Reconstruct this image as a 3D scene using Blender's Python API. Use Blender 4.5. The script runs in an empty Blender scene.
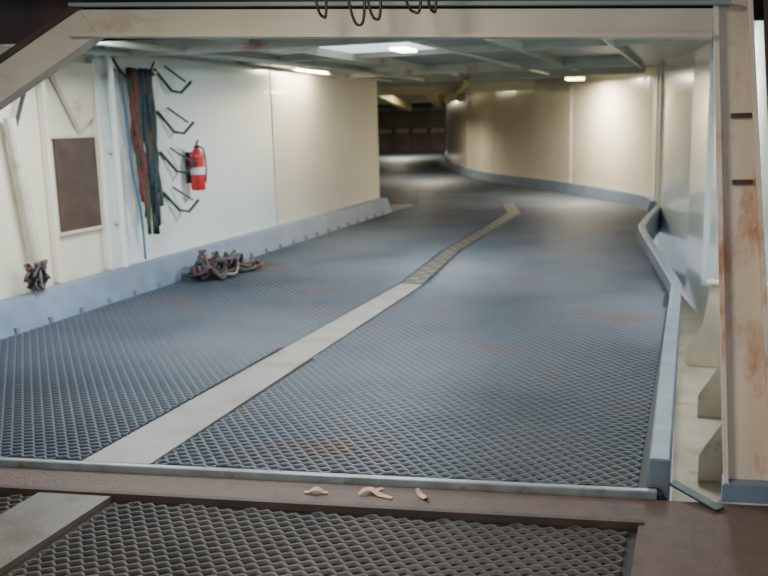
import bpy, math, random
import numpy as np
from mathutils import Matrix, Vector
random.seed(7)
scn=bpy.context.scene

# ---------------------------------------------------------------- materials
def mat(name,col,rough=.5,metal=0.0,var=.12,scale=3.0,rust=None,rust_amt=0.0,rust_scale=2.0,bump=0.0,bscale=60,emit=None,estr=0,coat=0.0,stretch=(1,1,1),spec=.5):
    m=bpy.data.materials.new(name); m.use_nodes=True
    nt=m.node_tree; N=nt.nodes; L=nt.links; b=N['Principled BSDF']
    b.inputs['Roughness'].default_value=rough; b.inputs['Metallic'].default_value=metal
    b.inputs['Coat Weight'].default_value=coat; b.inputs['Specular IOR Level'].default_value=spec
    tc=N.new('ShaderNodeTexCoord'); mp=N.new('ShaderNodeMapping'); mp.inputs['Scale'].default_value=stretch
    L.new(tc.outputs['Object'],mp.inputs['Vector'])
    n=N.new('ShaderNodeTexNoise'); n.inputs['Scale'].default_value=scale; n.inputs['Detail'].default_value=5
    L.new(mp.outputs[0],n.inputs['Vector'])
    r=N.new('ShaderNodeValToRGB'); r.color_ramp.elements[0].position=.3; r.color_ramp.elements[1].position=.7
    r.color_ramp.elements[0].color=[c*(1-var) for c in col]+[1]; r.color_ramp.elements[1].color=[min(1,c*(1+var)) for c in col]+[1]
    L.new(n.outputs['Fac'],r.inputs['Fac']); out=r.outputs['Color']
    if rust:
        n2=N.new('ShaderNodeTexNoise'); n2.inputs['Scale'].default_value=rust_scale; n2.inputs['Detail'].default_value=8; n2.inputs['Roughness'].default_value=.65
        L.new(mp.outputs[0],n2.inputs['Vector'])
        r2=N.new('ShaderNodeValToRGB'); p=1-rust_amt
        r2.color_ramp.elements[0].position=max(0,p-.08); r2.color_ramp.elements[1].position=min(1,p+.08)
        r2.color_ramp.elements[0].color=(0,0,0,1); r2.color_ramp.elements[1].color=(1,1,1,1)
        L.new(n2.outputs['Fac'],r2.inputs['Fac'])
        mx=N.new('ShaderNodeMix'); mx.data_type='RGBA'
        L.new(r2.outputs['Color'],mx.inputs[0]); L.new(out,mx.inputs[6]); mx.inputs[7].default_value=(*rust,1)
        out=mx.outputs[2]
    L.new(out,b.inputs['Base Color'])
    if bump:
        n3=N.new('ShaderNodeTexNoise'); n3.inputs['Scale'].default_value=bscale
        L.new(tc.outputs['Object'],n3.inputs['Vector'])
        bp=N.new('ShaderNodeBump'); bp.inputs['Strength'].default_value=bump; bp.inputs['Distance'].default_value=.01
        L.new(n3.outputs['Fac'],bp.inputs['Height']); L.new(bp.outputs[0],b.inputs['Normal'])
    if emit:
        b.inputs['Emission Color'].default_value=(*emit,1); b.inputs['Emission Strength'].default_value=estr
    return m
RUST=(.22,.07,.03)
M=dict(
 wall_white=mat('enamel_white_cool',(.76,.82,.78),.20,var=.04,scale=1.2,rust=(.56,.48,.36),rust_amt=.3,rust_scale=1.5,stretch=(1,1,.4),bump=.15,bscale=3,coat=.4),
 wall_cream=mat('enamel_cream_warm_tint',(.78,.72,.58),.24,var=.06,scale=1.2,rust=(.6,.46,.3),rust_amt=.3,rust_scale=1.6,stretch=(1,1,.3),bump=.15,bscale=3,coat=.3),
 gutter=mat('gutter_cream_dirty',(.58,.51,.38),.45,var=.15,scale=3,rust=(.34,.22,.13),rust_amt=.36,rust_scale=4),
 cream=mat('frame_cream',(.62,.57,.45),.45,var=.1,scale=5,rust=(.40,.24,.15),rust_amt=.33,rust_scale=4,stretch=(.6,1,1)),
 post=mat('post_cream_rusty',(.74,.64,.51),.45,var=.08,scale=4,rust=(.50,.20,.09),rust_amt=.40,rust_scale=3.2,stretch=(1.6,1,.7)),
 ceil=mat('deckhead_grey_green',(.25,.32,.31),.45,var=.12,scale=1.5),
 ceil_beam=mat('deckhead_beam',(.42,.44,.37),.5,var=.1,scale=4,rust=RUST,rust_amt=.33),
 dark=mat('dark_rust_steel',(.05,.035,.03),.7,var=.3,scale=6,rust=(.12,.05,.03),rust_amt=.35),
 grate=mat('grating_worn_blue_grey',(.066,.082,.105),.5,metal=.1,var=.3,scale=.9,rust=(.085,.060,.052),rust_amt=.39,rust_scale=.9,spec=.35),
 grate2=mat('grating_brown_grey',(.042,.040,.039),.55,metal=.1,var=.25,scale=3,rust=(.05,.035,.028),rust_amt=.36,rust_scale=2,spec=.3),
 under=mat('deck_under_plate',(.018,.021,.027),.6,var=.4,scale=2,rust=(.03,.02,.015),rust_amt=.4),
 under2=mat('deck_under_plate_brown',(.018,.015,.014),.7,var=.4,scale=2),
 strip=mat('worn_steel_strip',(.225,.215,.20),.5,metal=.1,var=.14,scale=4,rust=(.16,.14,.115),rust_amt=.42,rust_scale=3,bump=.2),
 strip2=mat('worn_steel_strip_shaded',(.105,.095,.08),.55,metal=.1,var=.15,scale=5,rust=(.07,.052,.04),rust_amt=.42,rust_scale=4,bump=.2),  # same worn steel, with the foreground shade put into its colour
 track=mat('lashing_track_steel',(.13,.12,.095),.55,metal=.2,var=.2,scale=6),
 trackd=mat('lashing_track_recess',(.055,.055,.052),.6,var=.2,scale=6),
 curb=mat('curb_blue_grey',(.15,.20,.28),.45,var=.15,scale=4,rust=(.17,.16,.15),rust_amt=.33,rust_scale=3),
 lip=mat('lip_steel_pale',(.24,.28,.30),.4,metal=.3,var=.2,scale=8,rust=(.15,.11,.08),rust_amt=.38,rust_scale=6),
 rcurb=mat('side_curb_steel',(.15,.19,.24),.45,metal=.1,var=.2,scale=6,rust=(.20,.19,.17),rust_amt=.36,rust_scale=4),
 rust=mat('rusty_plate',(.095,.056,.040),.65,var=.3,scale=5,rust=(.055,.038,.032),rust_amt=.45,rust_scale=5,bump=.4),
 far=mat('far_deck_plate',(.035,.038,.043),.7,metal=.0,var=.3,scale=1.2,rust=(.05,.04,.035),rust_amt=.4,rust_scale=1,spec=.3),
 farwall=mat('far_door_dark',(.13,.105,.09),.6,var=.3,scale=1),
 farwall2=mat('far_door_rail',(.28,.27,.25),.6,var=.3,scale=1),
 panel=mat('brown_hatch',(.075,.045,.032),.5,var=.3,scale=6),
 red=mat('extinguisher_red',(.60,.03,.03),.25,var=.05),
 white=mat('label_white',(.75,.75,.72),.5,var=.03),
 black=mat('black_rubber',(.015,.015,.018),.5,var=.2),
 green=mat('bracket_dark_green',(.02,.05,.04),.5,var=.2),
 r_navy=mat('strap_navy',(.03,.045,.07),.8,var=.3,scale=30),
 r_red=mat('strap_red',(.14,.04,.035),.8,var=.3,scale=30),
 r_green=mat('strap_green',(.045,.075,.05),.8,var=.3,scale=30),
 r_brown=mat('strap_brown',(.09,.065,.05),.8,var=.3,scale=30),
 r_purple=mat('strap_purple',(.10,.06,.10),.8,var=.3,scale=30),
 r_white=mat('strap_pale',(.26,.25,.24),.8,var=.2,scale=30),
 r_blue=mat('cord_blue',(.05,.13,.25),.6,var=.2,scale=30),
 chip=mat('wood_chip',(.50,.32,.21),.7,var=.2,scale=30),
 lampbox=mat('lamp_housing',(.7,.7,.66),.4,var=.03),
 glow=mat('lamp_diffuser',(.9,.9,.9),.4,emit=(1,.96,.86),estr=14),
 glow2=mat('lamp_diffuser_warm',(.9,.9,.8),.4,emit=(1,.84,.45),estr=14),
 glow3=mat('lamp_panel_dim',(.9,.9,.9),.4,emit=(.85,.95,1),estr=1.3),
 yellow=mat('yellow_paint',(.50,.46,.22),.5,var=.2),
)

# ---------------------------------------------------------------- mesh builder
class B:
    def __init__(s): s.v=[]; s.f=[]; s.m=[]; s.mats=[]
    def mi(s,k):
        if k not in s.mats: s.mats.append(k)
        return s.mats.index(k)
    def add(s,vs,fs,k):
        o=len(s.v); s.v+= [tuple(p) for p in vs]; i=s.mi(k)
        for f in fs: s.f.append([o+q for q in f]); s.m.append(i)
    def box(s,a,b,k):
        (x0,y0,z0),(x1,y1,z1)=a,b
        s.add([(x0,y0,z0),(x1,y0,z0),(x1,y1,z0),(x0,y1,z0),(x0,y0,z1),(x1,y0,z1),(x1,y1,z1),(x0,y1,z1)],
              [(0,3,2,1),(4,5,6,7),(0,1,5,4),(1,2,6,5),(2,3,7,6),(3,0,4,7)],k)
    def prism(s,poly,d,k):
        n=len(poly); P=[Vector(p) for p in poly]; d=Vector(d)
        s.add(P+[p+d for p in P],[tuple(range(n))[::-1],tuple(range(n,2*n))]+[(i,(i+1)%n,n+(i+1)%n,n+i) for i in range(n)],k)
    def bar(s,p,q,w,h,k,up=(0,0,1)):
        p=Vector(p);q=Vector(q);d=(q-p).normalized();sx=d.cross(Vector(up)).normalized();u=sx.cross(d)
        c=[p+sx*a*w/2+u*b*h/2 for a,b in((-1,-1),(1,-1),(1,1),(-1,1))]
        s.prism(c,q-p,k)
    def tube(s,pts,r,k,seg=8,flat=1.0,taper=None):
        P=[Vector(p) for p in pts]; n=len(P); vs=[];fs=[]
        t0=(P[1]-P[0]).normalized(); nrm=t0.orthogonal().normalized()
        for i,p in enumerate(P):
            t=(P[min(i+1,n-1)]-P[max(i-1,0)]).normalized()
            nrm=(nrm-t*nrm.dot(t)).normalized(); bn=t.cross(nrm)
            rr=r if taper is None else taper[i]
            for j in range(seg):
                a=2*math.pi*j/seg; vs.append(p+nrm*math.cos(a)*rr+bn*math.sin(a)*rr*flat)
        for i in range(n-1):
            for j in range(seg):
                fs.append((i*seg+j,i*seg+(j+1)%seg,(i+1)*seg+(j+1)%seg,(i+1)*seg+j))
        fs.append(tuple(range(seg))[::-1]); fs.append(tuple((n-1)*seg+j for j in range(seg)))
        s.add(vs,fs,k)
    def sweepxy(s,path,prof,k):
        P=[Vector((p[0],p[1],0)) for p in path]; n=len(P); m=len(prof); vs=[];fs=[]
        for i,p in enumerate(P):
            d1=(P[i]-P[i-1]).normalized() if i>0 else (P[1]-P[0]).normalized()
            d2=(P[i+1]-P[i]).normalized() if i<n-1 else d1
            n1=Vector((d1.y,-d1.x,0)); n2=Vector((d2.y,-d2.x,0)); b=(n1+n2).normalized(); b=b/max(.3,b.dot(n1))
            for o,z in prof: vs.append(p+b*o+Vector((0,0,z)))
        for i in range(n-1):
            for j in range(m): fs.append((i*m+j,i*m+(j+1)%m,(i+1)*m+(j+1)%m,(i+1)*m+j))
        fs.append(tuple(range(m))); fs.append(tuple((n-1)*m+j for j in range(m))[::-1])
        s.add(vs,fs,k)
    def finish(s,name,smooth=False,bevel=0,parent=None):
        me=bpy.data.meshes.new(name); me.from_pydata(s.v,[],s.f)
        for k in s.mats: me.materials.append(M[k])
        me.polygons.foreach_set('material_index',s.m)
        if smooth: me.polygons.foreach_set('use_smooth',[True]*len(me.polygons))
        me.update()
        import bmesh
        bm=bmesh.new(); bm.from_mesh(me); bmesh.ops.recalc_face_normals(bm,faces=bm.faces); bm.to_mesh(me); bm.free()
        o=bpy.data.objects.new(name,me); scn.collection.objects.link(o)
        if bevel:
            md=o.modifiers.new('bevel','BEVEL'); md.width=bevel; md.segments=2; md.limit_method='ANGLE'
        if parent: o.parent=parent
        return o
def empty(name):
    e=bpy.data.objects.new(name,None); scn.collection.objects.link(e); e.empty_display_size=.2; return e
def smoothpath(pts,n=10):
    P=[Vector(p) for p in pts]; out=[]
    for i in range(len(P)-1):
        p0=P[max(i-1,0)];p1=P[i];p2=P[i+1];p3=P[min(i+2,len(P)-1)]
        for j in range(n):
            t=j/n; out.append(.5*((2*p1)+(p2-p0)*t+(2*p0-5*p1+4*p2-p3)*t*t+(3*p1-p0-3*p2+p3)*t**3))
    out.append(P[-1]); return out

# ---------------------------------------------------------------- layout (metres, +Y along deck)
lipy=lambda x:3.94+.148*x
H=2.45
curbR=[(-.13,3.99),(-.15,6.2),(-.16,8.4),(-.22,8.9),(-.66,12.2),(-.72,12.9),(-.70,13.8),(-.62,15.6)]
wallFar=smoothpath([(-.62,15.6,0),(-.98,17.1,0),(-2.9,20.4,0),(-5.7,24.6,0),(-8.6,32,0),(-12,45,0)],8)
wallFarXY=[(p.x,p.y) for p in wallFar]
leftX=-5.5

# floor : ramp deck plate
b=B()
outline=[(-5.49,lipy(-5.49)),(-.10,lipy(-.1))]+[(x+.0,y) for x,y in curbR[1:]]+wallFarXY[1:]+[(-12,45.5),(-20.8,45.5),(-9,17.2),(-5.6,15.8)]
b.prism([(x,y,-.16) for x,y in outline],(0,0,.145),'under')
b.finish('floor')
b=B()
pl=[(-5.35,17.2),(-1.15,17.2)]+[(x-.05,y) for x,y in wallFarXY[9:]]+[(-12.1,45.4),(-20.7,45.4),(-8.9,17.2)]
b.prism([(x,y,-.014) for x,y in pl],(0,0,.004),'far'); b.finish('floor_far_plate')
b=B()
b.prism([(-5.6,-2,-.2),(1.6,-2,-.2),(1.6,lipy(1.6)-.02,-.2),(-5.6,lipy(-5.6)-.02,-.2)],(0,0,.148),'under2')
b.finish('floor_front')
b=B()
g=lambda x:lipy(x)-.28
b.prism([(-5.5,g(-5.5),-.051),(-.18,g(-.18),-.051),(-.18,lipy(-.18)-.03,-.051),(-5.5,lipy(-5.5)-.03,-.051)],(0,0,.028),'rust')
b.prism([(-.18,-1.5,-.051),(1.5,-1.5,-.051),(1.5,lipy(1.5)-.04,-.051),(-.18,lipy(-.18)-.03,-.051)],(0,0,.028),'rust')
b.prism([(-5.5,g(-5.5)-.012,-.05),(-.16,g(-.16)-.012,-.05),(-.16,g(-.16)+.02,-.05),(-5.5,g(-5.5)+.02,-.05)],(0,0,.036),'dark')
b.finish('rusty_threshold_plate')
b=B()
b.prism([(-3.62,lipy(-3.62)-.018,-.05),(-.12,lipy(-.12)-.018,-.05),(-.12,lipy(-.12)+.022,-.05),(-3.62,lipy(-3.62)+.022,-.05)],(0,0,.060),'lip')
b.finish('ramp_lip',bevel=.006)

# expanded-metal gratings (real zig-zag strands)
def grating(name,x0,x1,y0,y1,inside,key,dx=.036,pitch=.042,w=.0100,z1=0.0,z0=-.012):
    amp=pitch*.36
    xs=np.arange(x0,x1+dx,dx); ys=np.arange(y0,y1,pitch)
    I,J=np.meshgrid(np.arange(len(xs)),np.arange(len(ys)))
    X=xs[I]; Y=ys[J]+amp*np.where((I+J)%2==0,1,-1)
    ok=inside(X,Y)
    seg=ok[:,:-1]&ok[:,1:]
    nv=X.size; V=np.zeros((4,)+X.shape+(3,))
    for k,(o,z) in enumerate(((-w*1.3,z0),(-w*.8,z1),(w*.8,z1),(w*1.3,z0))):
        V[k,...,0]=X; V[k,...,1]=Y+o; V[k,...,2]=z
    idx=np.arange(4*nv).reshape((4,)+X.shape)
    F=[]
    for k in range(3):
        q=np.stack([idx[k][:,:-1],idx[k][:,1:],idx[k+1][:,1:],idx[k+1][:,:-1]],-1)[seg]; F.append(q)
    F=np.concatenate(F)
    used=np.unique(F); remap=np.zeros(4*nv,int); remap[used]=np.arange(len(used))
    V=V.reshape(-1,3)[used]; F=remap[F]
    me=bpy.data.meshes.new(name); me.vertices.add(len(V)); me.vertices.foreach_set('co',V.ravel())
    me.loops.add(F.size); me.loops.foreach_set('vertex_index',F.ravel().astype(np.int32))
    me.polygons.add(len(F)); me.polygons.foreach_set('loop_start',np.arange(0,F.size,4,dtype=np.int32))
    me.materials.append(M[key]); me.update(calc_edges=True); me.validate()
    o=bpy.data.objects.new(name,me); scn.collection.objects.link(o); return o
cy=[p[1] for p in curbR]+[17.1]; cx=[p[0]-.05 for p in curbR]+[-1.16]
sy=[3.0,8.6,11.0,13.3,15.6,17.3,19,21.5]; sl=[-2.88,-2.83,-3.02,-3.05,-3.12,-3.6,-4.4,-6.0]; sr=[-2.52,-2.60,-2.82,-2.86,-2.90,-3.35,-4.2,-5.8]
grating('steel_grating',-5.24,-2.3,3.0,17.3,lambda X,Y:(Y>lipy(X)+.04)&(X<np.interp(Y,sy,sl)-.01)&(Y<17.19),'grate')
grating('steel_grating.001',-3.7,0,3.0,17.3,lambda X,Y:(Y>lipy(X)+.04)&(X>np.interp(Y,sy,sr)+.01)&(X<np.interp(Y,cy,cx))&(Y<17.19),'grate')
gi=lambda X,Y:(Y<lipy(X)-.31)
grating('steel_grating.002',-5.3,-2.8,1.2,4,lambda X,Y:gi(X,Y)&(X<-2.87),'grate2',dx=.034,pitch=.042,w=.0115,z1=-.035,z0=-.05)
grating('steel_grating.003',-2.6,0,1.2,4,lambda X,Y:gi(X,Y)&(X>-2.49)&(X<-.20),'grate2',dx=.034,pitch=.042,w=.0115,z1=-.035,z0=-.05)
fy=[p[1] for p in wallFarXY]; fx=[p[0]-.25 for p in wallFarXY]
grating('steel_grating.004',-20.6,-1.0,17.22,45.2,lambda X,Y:(X<np.interp(Y,fy,fx))&(X>np.interp(Y,[17.2,46],[-8.8,-20.6])),'grate',dx=.075,pitch=.09,w=.016,z0=-.010)
b=B()
near=[(-2.88,3.555),(-2.52,3.61),(-2.60,8.6),(-2.83,8.6)]
b.prism([(x,y,-.014) for x,y in near],(0,0,.016),'strip')
b.finish('walkway_strip')
b=B()
b.prism([(-2.86,1.0,-.05),(-2.5,1.0,-.05),(-2.5,g(-2.5)-.03,-.05),(-2.86,g(-2.86)-.03,-.05)],(0,0,.03),'strip2')
b.finish('walkway_strip.001')
b=B()
y=8.65; i=0
while y<17.0:
    l=np.interp(y,sy,sl); r=np.interp(y,sy,sr); l2=np.interp(y+.33,sy,sl); r2=np.interp(y+.33,sy,sr)
    b.prism([(l,y,-.013),(r,y,-.013),(r2,y+.33,-.013),(l2,y+.33,-.013)],(0,0,.011),'trackd')
    for q in range(2):
        yy=y+.02+q*.165; o=(r-l)*(.08 if q else .5)
        b.box((l+o,yy,-.003),(l+o+(r-l)*.4,yy+.12,.004),'track')
    y+=.33; i+=1
b.finish('lashing_track')

# ---------------------------------------------------------------- curbs
b=B()
b.sweepxy([(-5.26,3.2),(-5.26,15.6)],[(0.0,-.012),(-.09,.25),(-.235,.25),(-.235,-.012)],'curb')
y=3.3
while y<15.4:
    b.box((-5.275,y,-.01),(-5.25,y+.04,.045),'curb'); y+=.42
b.finish('curb_left')
b=B()
b.sweepxy(curbR,[(-.03,-.012),(-.03,.13),(.06,.13),(.06,-.30),(.02,-.30),(.02,-.012)],'rcurb')
b.finish('curb_right',bevel=.008)
b=B()
b.sweepxy(wallFarXY[1:],[(-.15,-.012),(-.10,.20),(-.005,.20),(-.005,-.012)],'curb')
b.finish('curb_far')

# ---------------------------------------------------------------- walls
b=B(); b.box((-5.62,7.5,-.1),(leftX,11.28,H),'wall_white'); b.box((-5.62,11.28,-.1),(leftX,15.6,H),'wall_cream')  # cream half: warm lamplight put into the wall colour
b.box((-5.505,11.27,.25),(-5.49,11.29,H),'gutter')
b.box((-5.62,6.0,-.1),(-5.58,7.5,H),'wall_cream')
b.finish('wall_left')
b=B(); b.prism([(-5.6,15.6,-.1),(-9,17.2,-.1),(-20.9,46,-.1),(-21.1,46,-.1),(-9.2,17.4,-.1),(-5.62,15.7,-.1)],(0,0,H+.1),'wall_cream'); b.finish('wall_left_far')
b=B(); b.sweepxy(wallFarXY,[(0,-.1),(0,H),(.1,H),(.1,-.1)],'wall_cream')
for p in (3,15,26):
    x,y=wallFarXY[p]; b.box((x-.02,y-.02,.2),(x+.01,y+.02,H),'cream')
b.finish('wall_right_far')
b=B(); wr=[(.42,4.3),(.42,7.5),(.22,10.5),(-.1,13.2),(-.6,15.7)]
b.sweepxy(wr,[(0,-.9),(0,H),(.1,H),(.1,-.9)],'wall_white')
for x,y in ((.385,8.0),(.27,9.8),(.12,11.3)): b.box((x-.03,y-.02,-.4),(x+.01,y+.02,H),'wall_white')
b.finish('wall_right')
b=B(); b.box((-21,45.6,-.1),(-11.5,45.8,H),'farwall')
b.box((-20.5,45.5,.95),(-12,45.6,1.15),'farwall2'); b.box((-20.5,45.5,2.1),(-12,45.6,2.25),'farwall2')
for i in range(9): b.box((-20+i*.95,45.5,.0),(-19.85+i*.95,45.58,2.2),'farwall')
b.finish('wall_far')
b=B(); b.prism([(-.06,4.05,-.9),(.41,4.05,-.9),(.41,8,-.9),(.2,11,-.9),(-.6,15.5,-.9),(-.68,12.7,-.9),(-.40,10.4,-.9),(-.12,8.2,-.9)],(0,0,.05),'gutter'); b.finish('floor_gutter')
b=B()
for y,zt in ((5.05,-.12),(6.2,-.08),(7.6,-.05),(9.2,.0)):
    xw=np.interp(y,[4.3,7.5,10.5,13.2],[.42,.42,.22,-.1])-.005
    b.prism([(xw,y,zt),(xw,y,-.84),(xw-.34,y,-.84),(xw-.34,y,-.66),(xw-.20,y,-.42),(xw-.14,y,zt)],(0,.04,0),'gutter')
    b.prism([(xw-.18,y-.05,zt),(xw,y-.05,zt),(xw,y+.11,zt),(xw-.18,y+.11,zt)],(0,0,.02),'cream')
b.finish('side_gusset_bracket')

# ceiling
b=B(); b.prism([(-5.7,3.6,H),(.8,4.4,H),(.8,15.8,H),(-11.8,46,H),(-21.2,46,H),(-9.3,17,H),(-5.7,15.6,H)],(0,0,.1),'ceil'); b.finish('ceiling')
b=B()
for x in (-4.9,-3.9,-1.9,-.9): b.bar((x,4.4,H-.05),(x,15.2,H-.05),.03,.10,'ceil_beam')
for y in (7.6,10.3,13.4,16.2): b.box((-5.48,y,H-(.14 if y!=10.3 else .07)),(-.05 if y<13 else -.9,y+.10,H),'ceil_beam')
for x in (-5.2,-4.6): b.tube([(x,5,H-.12),(x,15.5,H-.12)],.03,'ceil_beam')
b.tube([(-2.5,5,H-.10),(-2.5,16,H-.10)],.018,'ceil_beam')
b.finish('ceiling_girder')
b=B()
b.box((-9.5,21,H-.22),(-3.6,21.25,H),'cream')
b.box((-11.5,28,H-.28),(-7.2,28.25,H),'cream')
b.bar((-7.6,21.2,2.35),(-8.8,28,2.0),.2,.18,'yellow'); b.bar((-6.2,21.2,2.3),(-7.8,28,2.1),.2,.18,'yellow')
b.bar((-4.6,18.6,2.4),(-6.6,24.5,2.1),.12,.14,'yellow')
b.finish('ramp_support_frame')
b=B(); b.prism([(-5.6,-2,2.55),(1.6,-2,2.55),(1.6,4.1,2.55),(-5.6,3.05,2.55)],(0,0,.1),'dark')
b.finish('ceiling_front')
b=B(); b.prism([(-5.6,lipy(-5.6)+.08,2.08),(.9,lipy(.9)+.08,2.0),(.9,lipy(.9)+.08,2.54),(-5.6,lipy(-5.6)+.08,2.54)],(0,.05,0),'dark')
b.prism([(-5.6,lipy(-5.6)-.25,2.26),(.9,lipy(.9)-.25,2.22),(.9,lipy(.9)-.25,2.5),(-5.6,lipy(-5.6)-.25,2.5)],(0,.05,0),'dark')
b.finish('dark_lintel_plate')

# ---------------------------------------------------------------- portal frame
PF=empty('portal_frame')
P=lambda x,z,dy=0:(x,lipy(x)+dy,z)
b=B()
b.prism([P(-2.68,2.07,.0),P(.035,1.952,.0),P(.035,2.052,.0),P(-2.68,2.175,.0)],(0,.07,0),'cream')
b.prism([P(-2.68,2.055,-.05),P(.035,1.937,-.05),P(.035,1.954,-.05),P(-2.68,2.072,-.05)],(0,.12,0),'cream')
b.prism([P(-2.68,2.185,-.05),P(.10,2.06,-.05),P(.10,2.075,-.05),P(-2.68,2.20,-.05)],(0,.12,0),'ceil')
b.finish('header',parent=PF)
b=B()
b.prism([P(-2.66,2.17,-.01),P(-2.58,2.06,-.01),P(-3.7,1.44,-.01),P(-3.8,1.56,-.01)],(0,.08,0),'cream')
b.prism([P(-2.64,2.21,-.02),P(-2.64,2.18,-.02),P(-3.8,1.57,-.02),P(-3.8,1.60,-.02)],(0,.10,0),'panel')
b.finish('left_brace',parent=PF)
b=B(); b.prism([P(-3.8,1.6,-.02),P(-3.7,1.44,-.02),P(-3.7,-.02,-.02),P(-3.85,-.02,-.02)],(0,.12,0),'cream'); b.finish('left_post',parent=PF)
b=B()
b.prism([P(.03,2.12,.05),P(.17,2.12,.05),P(.37,-.02,.05),P(.16,-.02,.05)],(0,.05,0),'post')
b.prism([P(.03,2.12,-.0),P(.05,2.12,-.0),P(.18,-.02,-.0),P(.16,-.02,-.0)],(0,.14,0),'post')
b.prism([P(.155,2.12,-.03),P(.175,2.12,-.03),P(.375,-.02,-.03),P(.352,-.02,-.03)],(0,.1,0),'post')
for z in (1.35,1.62):
    x=.16-.062*z; b.prism([P(x+.06,z,.035),P(x+.14,z,.035),P(x+.14,z+.02,.035),P(x+.06,z+.02,.035)],(0,.012,0),'rust')
b.prism([P(.15,-.02,-.02),P(.40,-.02,-.02),P(.40,.06,-.02),P(.15,.06,-.02)],(0,.12,0),'curb')
b.finish('right_post',parent=PF)
b=B()
b.prism([P(.20,2.3,.03),P(.9,2.3,.03),P(.9,1.2,.03),P(.30,1.2,.03)],(0,.06,0),'panel')
b.prism([P(.30,1.2,.03),P(.9,1.2,.03),P(.9,-.02,.03),P(.41,-.02,.03)],(0,.06,0),'post')
b.finish('wall_right_front')

# left-hand fittings -------------------------------------------------
b=B()
b.box((-5.57,6.87,.70),(-5.55,7.46,1.56),'panel')
for y in (6.72,7.47): b.box((-5.57,y,.26),(-5.51,y+.05,2.3),'wall_cream')
b.box((-5.57,6.78,1.56),(-5.54,7.46,1.59),'cream'); b.box((-5.57,6.78,.67),(-5.54,7.46,.70),'cream')
b.prism([(-5.55,6.8,2.25),(-5.55,7.46,2.25),(-5.55,7.40,1.75),(-5.55,7.2,1.62)],(.05,0,0),'cream')
b.finish('hatch_frame')
b=B(); b.tube([(-5.43,7.62,.26),(-5.43,7.62,H)],.035,'wall_white',10)
for z in (.7,1.4,2.1): b.box((-5.49,7.58,z),(-5.43,7.66,z+.03),'cream')
b.finish('wall_pipe')
b=B()
b.tube([(-5.46,6.22,1.75),(-5.46,6.42,.26)],.05,'cream',10)
b.tube([(-5.46,6.50,2.1),(-5.46,6.25,1.6)],.018,'dark',8)
b.finish('leaning_pole')

# hanging lashing straps
b=B()
b.tube([(-5.48,7.72,2.2),(-5.40,7.72,2.2),(-5.40,8.38,2.2),(-5.48,8.38,2.2)],.015,'cream')
cols=['r_navy','r_red','r_green','r_brown','r_navy','r_green','black','r_red','r_brown','r_green']
for i in range(26):
    y0=7.80+.40*random.random(); x0=-5.37+.06*random.random(); L=random.uniform(1.1,1.68); k=cols[i%len(cols)]
    pts=[(x0+.02,y0+.02,2.15),(x0,y0,2.22)]
    yb=8.05+ (y0-8.0)*.75
    for s in range(1,12):
        t=s/11; pts.append((x0+.02*math.sin(i+s),y0+(yb-y0)*t+.025*math.sin(i*1.7+s*.9),2.2-L*t))
    b.tube(pts,.022,k,6,flat=.35)
b.tube(smoothpath([(-5.38,7.7,2.2),(-5.38,7.74,1.9),(-5.38,7.8,1.2),(-5.36,7.86,.8),(-5.36,7.88,.3)],5),.012,'r_blue',6)
b.tube(smoothpath([(-5.40,7.60,2.35),(-5.36,7.72,2.17),(-5.34,7.9,2.10),(-5.34,8.1,2.12),(-5.40,8.35,2.3)],5),.012,'black',6)
b.finish('hanging_lashing_straps',smooth=True)

b=B()
b.box((-5.495,8.42,.62),(-5.485,8.56,2.32),'white')
for z in (2.14,1.70,1.27,.84):
    b.tube([(-5.47,8.46,z+.10),(-5.44,8.72,z-.12),(-5.36,8.78,z-.14),(-5.30,8.90,z-.02)],.017,'green',6)
    b.tube([(-5.47,8.66,z+.14),(-5.36,8.88,z-.02)],.012,'green',6)
b.finish('strap_rack')

# fire extinguisher
b=B(); ex,ey=-5.36,9.02
def lathe(prof,k,cx,cy,seg=20):
    vs=[];fs=[]
    for r,z in prof:
        for j in range(seg): a=2*math.pi*j/seg; vs.append((cx+r*math.cos(a),cy+r*math.sin(a),z))
    for i in range(len(prof)-1):
        for j in range(seg): fs.append((i*seg+j,i*seg+(j+1)%seg,(i+1)*seg+(j+1)%seg,(i+1)*seg+j))
    b.add(vs,fs,k)
lathe([(0,.92),(.07,.92),(.08,.94),(.08,1.10)],'red',ex,ey)
lathe([(.081,1.10),(.081,1.18)],'white',ex,ey)
lathe([(.08,1.18),(.08,1.30),(.07,1.345),(.04,1.37),(.028,1.39)],'red',ex,ey)
lathe([(.028,1.39),(.028,1.42),(0,1.42)],'black',ex,ey,12)
b.bar((ex,ey,1.43),(ex+.08,ey-.09,1.48),.02,.015,'red'); b.bar((ex,ey,1.42),(ex+.08,ey-.09,1.42),.02,.015,'black')
b.tube(smoothpath([(ex,ey+.02,1.40),(ex+.04,ey+.08,1.38),(ex+.06,ey+.09,1.2),(ex+.05,ey+.08,1.0)],5),.010,'black')
b.box((-5.49,ey-.03,1.0),(-5.44,ey+.03,1.35),'black'); b.tube([(-5.46,ey-.09,1.28),(-5.28,ey-.075,1.28)],.006,'black')
b.finish('fire_extinguisher',smooth=True)

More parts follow.
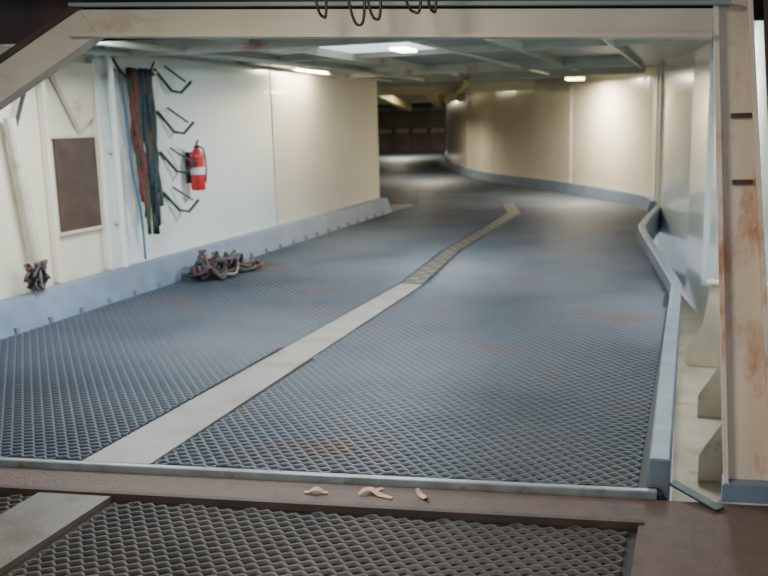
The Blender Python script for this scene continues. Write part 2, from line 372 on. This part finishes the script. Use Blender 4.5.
# tangled strap pile
b=B(); cols2=['r_purple','r_red','r_brown','r_green','r_navy','r_brown','black','r_purple','r_brown','r_navy','r_white']
for i in range(44):
    cyy=8.78+random.uniform(-.42,.50); c=Vector((-5.0+random.uniform(-.06,.12),cyy,.06)); pts=[]
    R=random.uniform(.05,.17); a0=random.random()*6; hh=.28*max(.3,1-abs(cyy-8.62)*1.7)
    for s in range(9):
        a=a0+s*.75; pts.append((max(-5.2,c.x+R*math.cos(a)*(1+.3*math.sin(s+i))),c.y+R*1.2*math.sin(a),.022+hh*random.random()))
    b.tube(smoothpath(pts,4),.020,cols2[i%11],6,flat=.6)
b.finish('tangled_lashing_straps',smooth=True)
b=B()
for i in range(12):
    c=Vector((-5.36,6.24+random.uniform(-.06,.06),.32)); pts=[]
    for s in range(6):
        pts.append((c.x+random.uniform(-.03,.06),c.y+random.uniform(-.09,.09),.275+.26*random.random()))
    b.tube(smoothpath(pts,4),.018,['r_white','black','r_brown','r_red','black','r_brown'][i%6],6,flat=.6)
b.finish('rag_bundle',smooth=True)

# overhead cables
b=B()
def cab(x,l,s):
    y=lipy(x)-.30; b.tube(smoothpath([(x,y,2.54),(x+.01,y-.02,2.26),(x+.03*s,y-.02,2.12-l*.4),(x+.055*s,y,2.09-l),(x+.085*s,y,2.12-l*.4),(x+.08*s,y,2.54)],6),.006,'black',6)
for x,l,s in((-1.46,.03,.6),(-1.34,.07,1),(-1.26,.05,.8),(-1.12,.03,1),(-1.02,.03,.5)): cab(x,l,s)
b.finish('overhead_cable',smooth=True)

# wood chips
def chip(x,y,a,L,n):
    b=B(); ca,sa=math.cos(a),math.sin(a); top=[];z0=-.022
    for i in range(7):
        t=i/6-.5; w=.013*(1-.9*abs(t)*1.4)+.004; h=.004+.014*math.cos(t*5+n)
        top.append((t*L,w,max(.002,h)))
    vs=[];fs=[]
    for X,w,h in top:
        for q,zz in((-w,h),(w,h*1.3),(w,h*1.3+.003),(-w,h+.003)): vs.append((x+X*ca-q*sa,y+X*sa+q*ca,z0+zz))
    for i in range(6):
        for j in range(4): fs.append((i*4+j,i*4+(j+1)%4,i*4+4+(j+1)%4,i*4+4+j))
    fs+= [(0,1,2,3),(24,25,26,27)]
    b.add(vs,fs,'chip'); return b.finish('wood_chip')
for i,(x,o,a,L) in enumerate(((-1.60,.15,.2,.11),(-1.36,.11,.9,.13),(-1.31,.14,-.3,.14),(-1.12,.13,-.8,.10))):
    chip(x,lipy(x)-o,a,L,i)
b=B(); b.bar((-.06,4.02,.015),(.14,3.84,-.012),.05,.01,'green'); b.finish('green_strap')

# ---------------------------------------------------------------- lamps
def lamp(name,c,sx,sy,power,col,glow,z=H-.005,drop=.06):
    e=empty(name)
    b=B(); x,y=c
    b.box((x-sx/2,y-sy/2,z-drop),(x+sx/2,y+sy/2,z),'lampbox')
    b.box((x-sx/2+.02,y-sy/2+.02,z-drop-.03),(x+sx/2-.02,y+sy/2-.02,z-drop),glow); b.finish(name+'_housing',parent=e,bevel=.008)
    l=bpy.data.lights.new(name+'_light','AREA'); l.shape='RECTANGLE'; l.size=sx; l.size_y=sy; l.energy=power; l.color=col
    o=bpy.data.objects.new(name+'_light',l); o.location=(x,y,z-drop-.05); scn.collection.objects.link(o); o.parent=e
W=(1,.89,.70); Cc=(.88,.96,1)
lamp('fluorescent_lamp',(-3.1,9.7),.22,.5,125,Cc,'glow',drop=.03)
b=B(); b.box((-4.0,9.2,H-.02),(-2.85,10.2,H-.005),'glow3'); b.finish('ceiling_light_panel')
lamp('fluorescent_lamp.001',(-2.3,18.0),.35,.5,200,W,'glow2',drop=.10)
lamp('glare_lamp_left',(-5.2,12.0),.12,1.1,80,W,'glow',drop=.02)  # added lamp standing in for the bright glare on the wall
lamp('fill_lamp_deck',(-2.4,5.2),.3,1.2,85,Cc,'glow')  # added fill, unseen behind the header, lights the near deck
lamp('fluorescent_lamp.004',(-7.2,24),.4,1.2,150,W,'glow2')
lamp('glare_lamp_right',(-.12,7.9),.25,.9,75,Cc,'glow',drop=.02)  # added lamp, unseen behind the header, gives the right wall its glare
lamp('fill_lamp_front',(-1.3,1.8),.3,1.2,70,W,'glow',z=2.54)  # added fill near the camera, out of view, lights the front
lamp('fill_lamp_left',(-4.3,5.9),.2,1.0,85,Cc,'glow',drop=.02)  # added fill kept out of view on the left side
lamp('fill_lamp_far',(-12.6,38),.4,1.2,300,W,'glow2')  # added fill to brighten the dark far end

w=bpy.data.worlds.new('world'); scn.world=w; w.use_nodes=True
w.node_tree.nodes['Background'].inputs[0].default_value=(.75,.85,1,1); w.node_tree.nodes['Background'].inputs[1].default_value=.6

# ---------------------------------------------------------------- camera
cam=bpy.data.cameras.new('camera'); co=bpy.data.objects.new('camera',cam); scn.collection.objects.link(co)
R=Matrix.Rotation(math.radians(19.3),4,'Z')@Matrix.Rotation(math.pi/2-math.atan(168/900),4,'X')@Matrix.Rotation(math.radians(-1.5),4,'Z')
co.matrix_world=Matrix.Translation((0,0,1.65))@R
cam.lens=900*36/768; cam.sensor_width=36; cam.clip_start=.05
cam.dof.use_dof=True; cam.dof.focus_distance=3.6; cam.dof.aperture_fstop=3.0
scn.camera=co
